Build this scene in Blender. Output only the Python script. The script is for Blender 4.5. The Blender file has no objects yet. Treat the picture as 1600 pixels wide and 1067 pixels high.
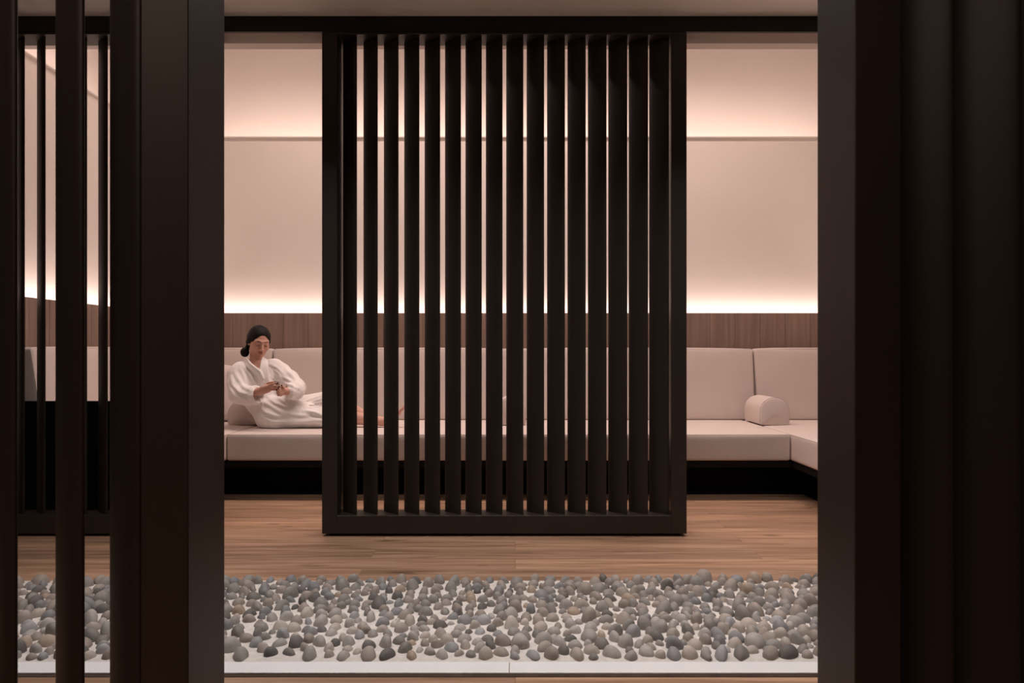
import bpy, bmesh, math, random
import numpy as np
from mathutils import Vector, Matrix, Euler, noise

random.seed(7)
S = bpy.context.scene
COL = S.collection
PI = math.pi
F = 1067.0                                   # focal length in pixels of the 1600 px wide frame (24 mm lens)

# ------------------------------------------------------------------ camera, world, lights, exposure
cam_data = bpy.data.cameras.new('camera')
cam_data.sensor_width = 36.0
cam_data.lens = 36.0 * F / 1600.0
cam_data.shift_x = -5.0 / 1600.0
cam_data.shift_y = 16.5 / 1600.0
cam_data.clip_start = 0.05
cam_data.dof.use_dof = True
cam_data.dof.focus_distance = 4.8
cam_data.dof.aperture_fstop = 11.0
cam = bpy.data.objects.new('camera', cam_data)
COL.objects.link(cam)
cam.location = (0, 0, 1.0)
cam.rotation_euler = (PI / 2, 0, 0)
S.camera = cam

world = bpy.data.worlds.new('world')
S.world = world
world.use_nodes = True
world.node_tree.nodes['Background'].inputs[0].default_value = (0.9, 0.75, 0.68, 1)
world.node_tree.nodes['Background'].inputs[1].default_value = 0.02

S.view_settings.view_transform = 'Standard'
S.view_settings.look = 'None'
S.view_settings.gamma = 1.0
S.view_settings.exposure = 0.0
S.view_settings.use_curve_mapping = False

WARM = (1.0, 0.80, 0.725)
NEUT = (1.0, 0.955, 0.93)
REAR = (1.0, 0.76, 0.62)


def area(name, loc, rot, sx, sy, power, color, spread=PI):
    d = bpy.data.lights.new(name, 'AREA')
    d.shape = 'RECTANGLE'
    d.size = sx
    d.size_y = sy
    d.energy = power
    d.color = color
    d.spread = spread
    o = bpy.data.objects.new(name, d)
    o.location = loc
    o.rotation_euler = rot
    COL.objects.link(o)
    return o


UP = (PI, 0, 0)
# strip lights hidden in the slot above the wood panelling
area('panelling_strip_back', (0.0, 5.822, 1.300), UP, 5.75, 0.03, 17, WARM)
area('panelling_strip_left', (-2.965, 4.87, 1.300), UP, 0.03, 1.85, 5.4, WARM)
area('panelling_strip_right', (2.995, 4.87, 1.300), UP, 0.03, 1.85, 5.4, WARM)
# strip lights in the upper cove
area('cove_strip_back', (0.0, 6.00, 2.64), UP, 6.2, 0.06, 32, WARM)
area('cove_strip_left', (-3.14, 4.9, 2.64), UP, 0.06, 1.9, 10, WARM)
area('cove_strip_right', (3.17, 4.9, 2.64), UP, 0.06, 1.9, 10, WARM)
# recessed luminaires: lounge ceiling, passage ceiling above the pebbles, and the passage behind the viewer
area('lounge_downlight', (0.0, 4.75, 4.20), (0, 0, 0), 4.4, 0.12, 78, WARM, 2.4)
area('passage_downlight', (0.0, 2.45, 2.79), (0, 0, 0), 4.4, 0.10, 41, NEUT, 2.1)
area('rear_downlight', (-1.3, -0.5, 2.79), (0, 0, 0), 3.6, 0.10, 34, REAR, 2.8)


# ------------------------------------------------------------------ materials
def new_mat(name):
    m = bpy.data.materials.new(name)
    m.use_nodes = True
    nt = m.node_tree
    b = nt.nodes['Principled BSDF']
    return m, nt, b


def ramp(nt, stops):
    r = nt.nodes.new('ShaderNodeValToRGB')
    e = r.color_ramp.elements
    e[0].position, e[0].color = stops[0][0], (*stops[0][1], 1)
    e[1].position, e[1].color = stops[-1][0], (*stops[-1][1], 1)
    for p, c in stops[1:-1]:
        x = e.new(p)
        x.color = (*c, 1)
    return r


def coords(nt, scale=(1, 1, 1), kind='Object'):
    t = nt.nodes.new('ShaderNodeTexCoord')
    mp = nt.nodes.new('ShaderNodeMapping')
    mp.inputs['Scale'].default_value = scale
    nt.links.new(t.outputs[kind], mp.inputs[0])
    return mp


def noise_mat(name, c1, c2, scale=(4, 4, 4), rough=0.7, bump=0.0, bump_scale=60, detail=4, spec=0.4, dist=0.002):
    m, nt, b = new_mat(name)
    mp = coords(nt, scale)
    n = nt.nodes.new('ShaderNodeTexNoise')
    n.inputs['Scale'].default_value = 1.0
    n.inputs['Detail'].default_value = detail
    nt.links.new(mp.outputs[0], n.inputs[0])
    r = ramp(nt, [(0.3, c1), (0.7, c2)])
    nt.links.new(n.outputs[0], r.inputs[0])
    nt.links.new(r.outputs[0], b.inputs['Base Color'])
    b.inputs['Roughness'].default_value = rough
    b.inputs['Specular IOR Level'].default_value = spec
    if bump:
        mp2 = coords(nt)
        n2 = nt.nodes.new('ShaderNodeTexNoise')
        n2.inputs['Scale'].default_value = bump_scale
        n2.inputs['Detail'].default_value = 3
        nt.links.new(mp2.outputs[0], n2.inputs[0])
        bp = nt.nodes.new('ShaderNodeBump')
        bp.inputs['Strength'].default_value = bump
        bp.inputs['Distance'].default_value = dist
        nt.links.new(n2.outputs[0], bp.inputs['Height'])
        nt.links.new(bp.outputs[0], b.inputs['Normal'])
    return m


def floor_mat():
    m, nt, b = new_mat('oak_plank_floor')
    mp = coords(nt)
    br = nt.nodes.new('ShaderNodeTexBrick')
    br.offset = 0.37
    br.offset_frequency = 2
    br.inputs['Color1'].default_value = (0, 0, 0, 1)
    br.inputs['Color2'].default_value = (1, 1, 1, 1)
    br.inputs['Mortar'].default_value = (0.5, 0.5, 0.5, 1)
    br.inputs['Scale'].default_value = 1.0
    br.inputs['Mortar Size'].default_value = 0.0012
    br.inputs['Mortar Smooth'].default_value = 0.3
    br.inputs['Brick Width'].default_value = 1.9
    br.inputs['Row Height'].default_value = 0.15
    nt.links.new(mp.outputs[0], br.inputs[0])
    # grain, shifted plank by plank
    sep = nt.nodes.new('ShaderNodeSeparateXYZ')
    nt.links.new(mp.outputs[0], sep.inputs[0])
    bw = nt.nodes.new('ShaderNodeRGBToBW')
    nt.links.new(br.outputs[0], bw.inputs[0])
    mul = nt.nodes.new('ShaderNodeMath'); mul.operation = 'MULTIPLY'; mul.inputs[1].default_value = 13.0
    nt.links.new(bw.outputs[0], mul.inputs[0])
    comb = nt.nodes.new('ShaderNodeCombineXYZ')
    sx = nt.nodes.new('ShaderNodeMath'); sx.operation = 'MULTIPLY'; sx.inputs[1].default_value = 1.3
    sy = nt.nodes.new('ShaderNodeMath'); sy.operation = 'MULTIPLY'; sy.inputs[1].default_value = 26
    nt.links.new(sep.outputs[0], sx.inputs[0]); nt.links.new(sep.outputs[1], sy.inputs[0])
    nt.links.new(sx.outputs[0], comb.inputs[0]); nt.links.new(sy.outputs[0], comb.inputs[1]); nt.links.new(mul.outputs[0], comb.inputs[2])
    n = nt.nodes.new('ShaderNodeTexNoise')
    n.inputs['Scale'].default_value = 1.0; n.inputs['Detail'].default_value = 6; n.inputs['Roughness'].default_value = 0.62
    n.inputs['Distortion'].default_value = 0.6
    nt.links.new(comb.outputs[0], n.inputs[0])
    r = ramp(nt, [(0.28, (0.16, 0.085, 0.050)), (0.46, (0.34, 0.205, 0.130)), (0.66, (0.50, 0.325, 0.220))])
    nt.links.new(n.outputs[0], r.inputs[0])
    # knots
    k = nt.nodes.new('ShaderNodeTexNoise')
    k.inputs['Scale'].default_value = 1.0; k.inputs['Detail'].default_value = 2
    mk = coords(nt, (2.6, 17, 1))
    nt.links.new(mk.outputs[0], k.inputs[0])
    rk = ramp(nt, [(0.66, (1, 1, 1)), (0.76, (0.34, 0.28, 0.24))])
    nt.links.new(k.outputs[0], rk.inputs[0])
    mix = nt.nodes.new('ShaderNodeMixRGB'); mix.blend_type = 'MULTIPLY'; mix.inputs[0].default_value = 1
    nt.links.new(r.outputs[0], mix.inputs[1]); nt.links.new(rk.outputs[0], mix.inputs[2])
    # tone per plank
    rt = ramp(nt, [(0.0, (0.78, 0.76, 0.76)), (1.0, (1.12, 1.06, 1.02))])
    nt.links.new(bw.outputs[0], rt.inputs[0])
    mix2 = nt.nodes.new('ShaderNodeMixRGB'); mix2.blend_type = 'MULTIPLY'; mix2.inputs[0].default_value = 1
    nt.links.new(mix.outputs[0], mix2.inputs[1]); nt.links.new(rt.outputs[0], mix2.inputs[2])
    mix3 = nt.nodes.new('ShaderNodeMixRGB'); mix3.blend_type = 'MIX'
    mix3.inputs[2].default_value = (0.16, 0.095, 0.06, 1)
    nt.links.new(br.outputs['Fac'], mix3.inputs[0])
    nt.links.new(mix2.outputs[0], mix3.inputs[1])
    nt.links.new(mix3.outputs[0], b.inputs['Base Color'])
    b.inputs['Roughness'].default_value = 0.55
    b.inputs['Specular IOR Level'].default_value = 0.3
    return m


def wood_vertical(name, dark, mid, light, axis='x'):
    m, nt, b = new_mat(name)
    g = nt.nodes.new('ShaderNodeNewGeometry')
    mp = nt.nodes.new('ShaderNodeMapping')
    nt.links.new(g.outputs['Position'], mp.inputs[0])
    mp.inputs['Scale'].default_value = (22, 22, 0.9)
    n = nt.nodes.new('ShaderNodeTexNoise')
    n.inputs['Scale'].default_value = 1.0; n.inputs['Detail'].default_value = 5; n.inputs['Roughness'].default_value = 0.6
    n.inputs['Distortion'].default_value = 0.4
    nt.links.new(mp.outputs[0], n.inputs[0])
    r = ramp(nt, [(0.3, dark), (0.5, mid), (0.7, light)])
    nt.links.new(n.outputs[0], r.inputs[0])
    nt.links.new(r.outputs[0], b.inputs['Base Color'])
    b.inputs['Roughness'].default_value = 0.6
    b.inputs['Specular IOR Level'].default_value = 0.25
    return m


def pebble_mat(name, c1, c2):
    m, nt, b = new_mat(name)
    oi = nt.nodes.new('ShaderNodeObjectInfo')
    g = nt.nodes.new('ShaderNodeNewGeometry')
    n = nt.nodes.new('ShaderNodeTexNoise')
    n.inputs['Scale'].default_value = 22; n.inputs['Detail'].default_value = 6; n.inputs['Roughness'].default_value = 0.65
    nt.links.new(g.outputs['Position'], n.inputs[0])
    a = nt.nodes.new('ShaderNodeMath'); a.operation = 'MULTIPLY_ADD'
    a.inputs[1].default_value = 0.5; a.inputs[2].default_value = 0.22
    nt.links.new(oi.outputs['Random'], a.inputs[0])
    ad = nt.nodes.new('ShaderNodeMath'); ad.operation = 'MULTIPLY_ADD'
    ad.inputs[1].default_value = 0.55
    nt.links.new(n.outputs[0], ad.inputs[0]); nt.links.new(a.outputs[0], ad.inputs[2])
    r = ramp(nt, [(0.3, c1), (1.0, c2)])
    nt.links.new(ad.outputs[0], r.inputs[0])
    nt.links.new(r.outputs[0], b.inputs['Base Color'])
    b.inputs['Roughness'].default_value = 0.62
    b.inputs['Specular IOR Level'].default_value = 0.35
    bp = nt.nodes.new('ShaderNodeBump'); bp.inputs['Strength'].default_value = 0.25; bp.inputs['Distance'].default_value = 0.002
    n2 = nt.nodes.new('ShaderNodeTexNoise'); n2.inputs['Scale'].default_value = 160
    nt.links.new(g.outputs['Position'], n2.inputs[0])
    nt.links.new(n2.outputs[0], bp.inputs['Height']); nt.links.new(bp.outputs[0], b.inputs['Normal'])
    return m


M = {}
M['floor'] = floor_mat()
M['wall'] = noise_mat('plaster_wall', (0.70, 0.63, 0.585), (0.73, 0.66, 0.615), (1.5, 1.5, 1.5), 0.9, 0.1, 90, spec=0.1)
M['ceiling'] = noise_mat('plaster_ceiling', (0.86, 0.82, 0.79), (0.89, 0.85, 0.82), (1.5, 1.5, 1.5), 0.9, spec=0.1)
M['ceiling_dark'] = noise_mat('taupe_lounge_ceiling', (0.26, 0.22, 0.20), (0.29, 0.25, 0.225), (2, 2, 2), 0.9, spec=0.1)
M['soffit'] = noise_mat('soffit_lit_tone', (0.30, 0.25, 0.23), (0.33, 0.275, 0.25), (2, 2, 2), 0.8, spec=0.1)  # underside of the dark track; the light on it is put into this paler colour
M['dark_wall'] = noise_mat('dark_passage_wall', (0.10, 0.085, 0.078), (0.12, 0.10, 0.09), (2, 2, 2), 0.85, spec=0.1)
M['panel'] = wood_vertical('walnut_panelling', (0.20, 0.135, 0.108), (0.275, 0.19, 0.152), (0.335, 0.24, 0.195))
M['frame'] = noise_mat('dark_bronze_timber', (0.0225, 0.0158, 0.0128), (0.028, 0.0195, 0.016), (14, 14, 1.2), 0.42, 0.04, 200, spec=0.35)
M['slat'] = noise_mat('dark_bronze_slat', (0.019, 0.0133, 0.0108), (0.023, 0.016, 0.013), (14, 14, 1.2), 0.45, spec=0.3)
M['track'] = noise_mat('black_track', (0.010, 0.0085, 0.0075), (0.012, 0.010, 0.009), (4, 4, 4), 0.5, spec=0.3)
M['base'] = noise_mat('black_plinth', (0.004, 0.0035, 0.003), (0.006, 0.005, 0.0045), (6, 6, 6), 0.8, spec=0.1)
M['base_rim'] = noise_mat('dark_brown_rim', (0.007, 0.0055, 0.005), (0.009, 0.007, 0.006), (6, 6, 6), 0.7, spec=0.15)
M['fabric'] = noise_mat('blush_upholstery', (0.68, 0.585, 0.545), (0.72, 0.625, 0.585), (3, 3, 3), 0.85, 0.25, 420, spec=0.15, dist=0.0015)
M['piping'] = noise_mat('blush_piping', (0.50, 0.42, 0.385), (0.55, 0.46, 0.42), (8, 8, 8), 0.85, spec=0.1)
M['mortar'] = noise_mat('pale_mortar', (0.58, 0.535, 0.50), (0.70, 0.655, 0.62), (40, 40, 40), 0.95, 0.6, 300, spec=0.1, dist=0.003)
M['curb'] = noise_mat('white_edging', (0.74, 0.735, 0.74), (0.79, 0.785, 0.79), (3, 3, 3), 0.5, spec=0.3)
M['gap'] = noise_mat('dark_shadow_gap_strip', (0.05, 0.035, 0.028), (0.08, 0.055, 0.042), (20, 20, 20), 0.8, spec=0.1)
M['skin'] = noise_mat('skin', (0.66, 0.365, 0.275), (0.71, 0.41, 0.315), (9, 9, 9), 0.55, spec=0.35)
M['lip'] = noise_mat('lip', (0.42, 0.13, 0.11), (0.47, 0.16, 0.13), (30, 30, 30), 0.45)
M['brow'] = noise_mat('brow_hair', (0.03, 0.016, 0.012), (0.05, 0.026, 0.018), (90, 90, 90), 0.8)
M['hair'] = noise_mat('black_hair', (0.005, 0.0035, 0.003), (0.010, 0.007, 0.0055), (60, 60, 60), 0.6, 0.2, 120, spec=0.2)
M['robe'] = noise_mat('white_towelling', (0.86, 0.81, 0.785), (0.90, 0.855, 0.83), (5, 5, 5), 0.95, 0.3, 320, spec=0.05, dist=0.0025)
M['nail'] = noise_mat('dark_red_nail', (0.035, 0.006, 0.008), (0.045, 0.008, 0.010), (9, 9, 9), 0.25)
M['cup'] = noise_mat('pale_ceramic', (0.62, 0.57, 0.55), (0.66, 0.61, 0.59), (9, 9, 9), 0.35)
M['tea'] = noise_mat('tea', (0.06, 0.03, 0.015), (0.07, 0.035, 0.018), (9, 9, 9), 0.1)
M['diffuser'] = noise_mat('white_diffuser', (0.8, 0.8, 0.8), (0.82, 0.82, 0.82), (3, 3, 3), 0.5)
PEB = {
    'blue-grey': pebble_mat('blue_grey_stone', (0.150, 0.145, 0.148), (0.38, 0.372, 0.375)),
    'mid grey': pebble_mat('mid_grey_stone', (0.17, 0.155, 0.143), (0.44, 0.41, 0.385)),
    'dark grey': pebble_mat('dark_grey_stone', (0.095, 0.086, 0.080), (0.25, 0.228, 0.212)),
    'taupe': pebble_mat('taupe_stone', (0.21, 0.175, 0.15), (0.50, 0.435, 0.39)),
    'tan': pebble_mat('tan_stone', (0.28, 0.205, 0.155), (0.52, 0.42, 0.34)),
}


# ------------------------------------------------------------------ object helpers
def link_mesh(name, me, mat=None, parent=None, smooth=False):
    o = bpy.data.objects.new(name, me)
    COL.objects.link(o)
    if mat is not None and not me.materials:
        me.materials.append(mat)
    if smooth:
        me.polygons.foreach_set('use_smooth', [True] * len(me.polygons))
    if parent is not None:
        o.parent = parent
    return o


def from_bm(name, bm, mat, parent=None, smooth=False, angle=None):
    me = bpy.data.meshes.new(name)
    bmesh.ops.recalc_face_normals(bm, faces=bm.faces)
    bm.to_mesh(me)
    bm.free()
    o = link_mesh(name, me, mat, parent, smooth)
    if smooth and angle:
        me.set_sharp_from_angle(angle=angle)
    return o


def add_box(bm, x0, x1, y0, y1, z0, z1, bev=0.0, seg=2):
    vs = bmesh.ops.create_cube(bm, size=1.0)['verts']
    for v in vs:
        v.co = Vector((x0 + (v.co.x + .5) * (x1 - x0), y0 + (v.co.y + .5) * (y1 - y0), z0 + (v.co.z + .5) * (z1 - z0)))
    if bev > 0:
        es = list({e for v in vs for e in v.link_edges})
        bmesh.ops.bevel(bm, geom=es, offset=bev, segments=seg, affect='EDGES', profile=0.5)
    return bm


def box(name, x0, x1, y0, y1, z0, z1, mat, parent=None, bev=0.0, seg=2):
    bm = bmesh.new()
    add_box(bm, x0, x1, y0, y1, z0, z1, bev, seg)
    return from_bm(name, bm, mat, parent, smooth=bev > 0, angle=0.6)


def empty(name, loc=(0, 0, 0), rz=0.0):
    o = bpy.data.objects.new(name, None)
    o.location = loc
    o.rotation_euler = (0, 0, rz)
    o.empty_display_size = 0.1
    COL.objects.link(o)
    return o


def tag(o, label, cat, group=None):
    o['label'] = label
    o['category'] = cat
    if group:
        o['group'] = group
    return o


def structure(o):
    o['kind'] = 'structure'
    return o


# ------------------------------------------------------------------ the room
GAPY0, GAPY1 = 2.100, 2.114
structure(box('floor', -5.2, 5.2, -3.2, 6.3, -0.12, 0.0, M['floor']))
structure(box('ceiling_passage', -5.2, 5.2, -3.2, 3.905, 2.82, 2.92, M['ceiling'])).name = 'ceiling'
ZC = 4.22
structure(box('ceiling', -3.7, 3.7, 3.905, 6.6, ZC, ZC + .1, M['ceiling_dark']))
structure(box('wall_back', -3.6, 3.6, 5.903, 5.95, 0.0, 2.849, M['wall']))
# projecting ledge lip, cove floor behind it and the upper wall set back
structure(box('trim_5', -3.02, 3.05, 5.88, 5.95, 2.850, 2.857, M['wall']))
structure(box('wall_back_upper', -3.6, 3.6, 6.36, 6.46, 2.50, ZC, M['wall']))
structure(box('trim_1', -3.05, 3.08, 5.951, 6.36, 2.56, 2.60, M['wall']))
structure(box('wall_left', -3.09, -3.043, 3.92, 5.903, 0.0, 2.849, M['wall']))
structure(box('trim_6', -3.09, -3.02, 3.92, 5.88, 2.850, 2.857, M['wall']))
structure(box('wall_left_upper', -3.60, -3.50, 3.92, 6.36, 2.50, ZC, M['wall']))
structure(box('trim_2', -3.50, -3.091, 3.92, 6.36, 2.56, 2.60, M['wall']))
structure(box('wall_right', 3.073, 3.12, 3.92, 5.903, 0.0, 2.849, M['wall']))
structure(box('trim_7', 3.05, 3.12, 3.92, 5.88, 2.850, 2.857, M['wall']))
structure(box('wall_right_upper', 3.53, 3.63, 3.92, 6.36, 2.50, ZC, M['wall']))
structure(box('trim_3', 3.121, 3.53, 3.92, 6.36, 2.56, 2.60, M['wall']))
# wall between lounge and passage: solid beside the lounge, bulkhead above the opening
structure(box('wall_front_left', -5.2, -3.02, 3.845, 3.92, 0.0, ZC, M['wall']))
structure(box('wall_front_right', 3.05, 5.2, 3.845, 3.92, 0.0, ZC, M['wall']))
structure(box('wall_bulkhead', -3.02, 3.05, 3.845, 3.92, 2.738, ZC, M['wall']))
# passage shell, out of view
structure(box('wall_passage_left', -5.3, -5.2, -3.2, 3.92, 0.0, 2.92, M['dark_wall']))
structure(box('wall_passage_right', 5.2, 5.3, -3.2, 3.92, 0.0, 2.92, M['dark_wall']))
structure(box('wall_rear', -5.3, 5.3, -3.3, -3.2, 0.0, 2.92, M['dark_wall']))

# head track carrying the sliding screens
t = empty('screen_track', (0, 3.70, 2.736))
structure(t)
box('fascia', -5.15, 5.15, 0.0, 0.018, 0.0, 0.084, M['track'], t)
box('soffit', -5.15, 5.15, 0.018, 0.142, 0.0, 0.084, M['soffit'], t)
t.name = 'trim_4'

# wood panelling: vertical boards with fine joints
def panelling(name, p0, p1, along, y0, y1, first):
    bm = bmesh.new()
    w = 0.2124
    x = first
    while x > p0 + w:
        x -= w
    edges = [p0]
    while x < p1:
        if x > p0 + 0.01:
            edges.append(x)
        x += w
    edges.append(p1)
    for a, b in zip(edges[:-1], edges[1:]):
        if along == 'x':
            add_box(bm, a + .0009, b - .0009, y0, y1, 0.0, 1.330, 0.0026, 1)
        else:
            add_box(bm, y0, y1, a + .0009, b - .0009, 0.0, 1.330, 0.0026, 1)
    return structure(from_bm(name, bm, M['panel']))


panelling('wall_back_panelling', -2.94, 2.965, 'x', 5.775, 5.795, -2.389)
panelling('wall_left_panelling', 3.98, 5.77, 'y', -2.94, -2.925, 5.775)
panelling('wall_right_panelling', 3.98, 5.77, 'y', 2.955, 2.97, 5.775)

# ------------------------------------------------------------------ slatted screens
FRAME_Z0, FRAME_Z1 = 0.016, 2.734
ANG = math.atan(0.808)
SP = 0.1137


def slat_mesh(z0, z1):
    me = bpy.data.meshes.get('slat_blade')
    if me:
        return me
    bm = bmesh.new()
    n = 40
    rows = []
    for z in (z0, z1):
        row = []
        for i in range(n):
            a = 2 * PI * i / n
            u, v = 0.060 * math.cos(a), 0.0105 * math.sin(a)
            v = math.copysign(abs(v) ** 0.9 * 0.0105 ** 0.1, v)
            x = u * math.cos(ANG) + v * math.sin(ANG)
            y = -u * math.sin(ANG) + v * math.cos(ANG)
            row.append(bm.verts.new((x, y, z)))
        rows.append(row)
    for i in range(n):
        j = (i + 1) % n
        bm.faces.new((rows[0][i], rows[0][j], rows[1][j], rows[1][i]))
    bm.faces.new(rows[0][::-1])
    bm.faces.new(rows[1])
    bmesh.ops.recalc_face_normals(bm, faces=bm.faces)
    me = bpy.data.meshes.new('slat_blade')
    bm.to_mesh(me)
    bm.free()
    me.materials.append(M['slat'])
    me.polygons.foreach_set('use_smooth', [True] * len(me.polygons))
    me.set_sharp_from_angle(angle=0.9)
    return me


def screen(x0, x1, yf, stile, slats, label, group=None, depth=0.14):
    """x0,x1 outer edges; yf front face; slats are x centres"""
    t = empty('slatted_screen', ((x0 + x1) / 2, yf + depth / 2, 0))
    ox = (x0 + x1) / 2
    d = depth / 2
    rail = 0.098
    box('stile', x0 - ox, x0 - ox + stile, -d, d, FRAME_Z0, FRAME_Z1, M['frame'], t, 0.0015, 1)
    box('stile', x1 - ox - stile, x1 - ox, -d, d, FRAME_Z0, FRAME_Z1, M['frame'], t, 0.0015, 1)
    box('rail', x0 - ox + stile, x1 - ox - stile, -d, d, FRAME_Z0, FRAME_Z0 + rail, M['frame'], t, 0.0015, 1)
    box('rail', x0 - ox + stile, x1 - ox - stile, -d, d, FRAME_Z1 - 0.012, FRAME_Z1, M['frame'], t, 0.0015, 1)
    for gx in (x0 - ox + 0.03, x1 - ox - 0.09):
        box('floor_guide', gx, gx + 0.06, -0.03, 0.03, 0.0, FRAME_Z0 + 0.004, M['track'], t)
    me = slat_mesh(FRAME_Z0 + rail, FRAME_Z1 - 0.012)
    for x in slats:
        s = link_mesh('slat', me, None, t)
        s.location = (x - ox, 0, 0)
    return tag(t, label, 'screen', group)


def fx(px, y):
    return (px - 805.0) * y / F


YS = 3.70
c0 = fx(546.8, YS + .07)
screen(fx(503, YS), fx(1073, YS), YS, 0.083, [c0 + SP * i for i in range(16)],
       'dark bronze slatted sliding screen standing alone in the middle of the opening')
xr = fx(332, YS)
l0 = fx(161, YS + .07)
screen(xr - 1.977, xr, YS, 0.083, [l0 + SP * (4 - i) for i in range(16)],
       'dark slatted sliding screen in the rear track at far left, seen through nearer slats')
YN = 1.12
n0 = fx(109, YN + .07)
nl = [fx(196, YN + .07), n0] + [n0 - SP * i for i in range(1, 12)]
screen(nl[-1] - 0.15, fx(351, YN + .14), YN, fx(351, YN + .14) - fx(220, YN), nl,
       'near dark slatted screen with wide post at left edge of the opening')
xrp = fx(1277, YN + .14)
r0 = fx(1427, YN + .07)
nr = [r0 + SP * i for i in range(0, 12)]
screen(xrp, nr[-1] + 0.15, YN, fx(1408, YN) - xrp, nr,
       'near dark slatted screen with wide post at right edge of the opening')

# ------------------------------------------------------------------ sofa
def cushion_bm(sx, sy, sz, bev=0.022, puff=0.012, nx=14, ny=8, nz=5):
    """soft box centred on x,y, base z=0"""
    bm = bmesh.new()
    add_box(bm, -sx / 2, sx / 2, -sy / 2, sy / 2, 0, sz, bev, 4)
    for ax, n, s0 in ((0, nx, sx), (1, ny, sy), (2, nz, sz)):
        for i in range(1, n):
            co = [0, 0, 0]
            co[ax] = (-s0 / 2 if ax < 2 else 0) + s0 * i / n
            no = [0, 0, 0]
            no[ax] = 1
            bmesh.ops.bisect_plane(bm, geom=bm.verts[:] + bm.edges[:] + bm.faces[:], plane_co=co, plane_no=no, dist=1e-5)
    for v in bm.verts:
        x, y, z = v.co.x / (sx / 2), v.co.y / (sy / 2), (v.co.z - sz / 2) / (sz / 2)
        fx_, fy_, fz_ = max(0, 1 - x ** 4), max(0, 1 - y ** 4), max(0, 1 - z ** 4)
        v.co.x += x * puff * fy_ * fz_ * 0.1
        v.co.y += y * puff * fx_ * fz_
        if z > 0:
            v.co.z += z * puff * fx_ * fy_
    return bm


def tube_bm(bm, pts, r, n=6):
    rings = []
    for i, p in enumerate(pts):
        a = pts[max(i - 1, 0)]
        b = pts[min(i + 1, len(pts) - 1)]
        d = (Vector(b) - Vector(a)).normalized()
        up = Vector((0, 0, 1)) if abs(d.z) < .9 else Vector((1, 0, 0))
        s = d.cross(up).normalized()
        u = s.cross(d)
        rings.append([bm.verts.new(Vector(p) + (s * math.cos(2 * PI * k / n) + u * math.sin(2 * PI * k / n)) * r) for k in range(n)])
    for A, B in zip(rings[:-1], rings[1:]):
        for k in range(n):
            bm.faces.new((A[k], A[(k + 1) % n], B[(k + 1) % n], B[k]))
    bm.faces.new(rings[0][::-1])
    bm.faces.new(rings[-1])


SEAT_Z0, SEAT_Z1 = 0.264, 0.450


def seat(x0, x1, y0, y1, label, front='y'):
    sx, sy, sz = x1 - x0 - .004, y1 - y0, SEAT_Z1 - SEAT_Z0
    t = empty('seat_cushion', ((x0 + x1) / 2, (y0 + y1) / 2, SEAT_Z0))
    bm = cushion_bm(sx, sy, sz - .006, 0.016, 0.006)
    o = from_bm('cover', bm, M['fabric'], t, True)
    bm = bmesh.new()
    e = 0.007
    z = sz - 0.012
    if front == 'y':
        tube_bm(bm, [(-sx / 2 + .012, -sy / 2 + e - .002, z), (0, -sy / 2 + e - .0055, z), (sx / 2 - .012, -sy / 2 + e - .002, z)], 0.0026)
    elif front == 'x-':
        tube_bm(bm, [(-sx / 2 + e - .002, -sy / 2 + .012, z), (-sx / 2 + e - .005, 0, z), (-sx / 2 + e - .002, sy / 2 - .012, z)], 0.0026)
    else:
        tube_bm(bm, [(sx / 2 - e + .002, -sy / 2 + .012, z), (sx / 2 - e + .005, 0, z), (sx / 2 - e + .002, sy / 2 - .012, z)], 0.0026)
    from_bm('piping', bm, M['piping'], t, True)
    return tag(t, label, 'cushion', 'seat cushions of the built-in sofa')


XL, XM, XR = -1.955, -0.043, 1.866
YF = 4.62
seat(XL, XM, YF, 5.60, 'long blush seat cushion the woman in the robe is resting on')
seat(XM, XR, YF, 5.60, 'long blush seat cushion right of the middle bolster, without a person')
seat(-2.79, XL, 3.98, 5.60, 'blush corner seat cushion along the left wall', 'x+')
seat(XR, 2.81, 3.98, 5.60, 'blush corner seat cushion running forward along the right wall', 'x-')


def back_cushion(cx, cy, length, rz, label, h=0.580, th=0.17, lean=0.075):
    """front face towards local -y, leaning backwards with height"""
    t = empty('back_cushion', (cx, cy, SEAT_Z1 - 0.004), rz)
    bm = cushion_bm(length - .004, th, h, 0.02, 0.010, 16, 5, 9)
    for v in bm.verts:
        k = v.co.z / h
        # front leans, rear stays against the wall panelling
        fr = 0.5 - v.co.y / th
        v.co.y += lean * k * min(max(fr, 0), 1)
    from_bm('cover', bm, M['fabric'], t, True)
    bm = bmesh.new()
    yy = -th / 2 + lean + 0.004
    tube_bm(bm, [(-length / 2 + .02, yy, h - 0.006), (0, yy, h + .001), (length / 2 - .02, yy, h - 0.006)], 0.0022)
    for s in (-1, 1):
        tube_bm(bm, [(s * (length / 2 - .006), -th / 2 + .008, 0.02), (s * (length / 2 - .004), -th / 2 + lean * .5 + .003, h / 2), (s * (length / 2 - .006), -th / 2 + lean * .97 + .006, h - .02)], 0.0022)
    from_bm('piping', bm, M['piping'], t, True)
    return tag(t, label, 'cushion', 'back cushions of the built-in sofa')


YB = 5.575 + .085
back_cushion(-1.013, YB, 1.975, 0, 'blush back cushion behind the woman, left of the middle bolster')
back_cushion(0.974, YB, 1.985, 0, 'blush back cushion between the middle bolster and the right seam')
back_cushion((-2.82 + -2.005) / 2, YB, 0.80, 0, 'short blush back cushion in the rear left corner')
back_cushion((1.972 + 2.84) / 2, YB, 0.86, 0, 'short blush back cushion in the rear right corner, right of the bolster')
back_cushion(-2.825, (3.985 + 5.56) / 2, 1.575, PI / 2, 'blush back cushion leaning along the left wall, seen through slats', th=.15)
back_cushion(2.855, (3.985 + 5.56) / 2, 1.575, -PI / 2, 'blush back cushion leaning along the right wall', th=.15)


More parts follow.
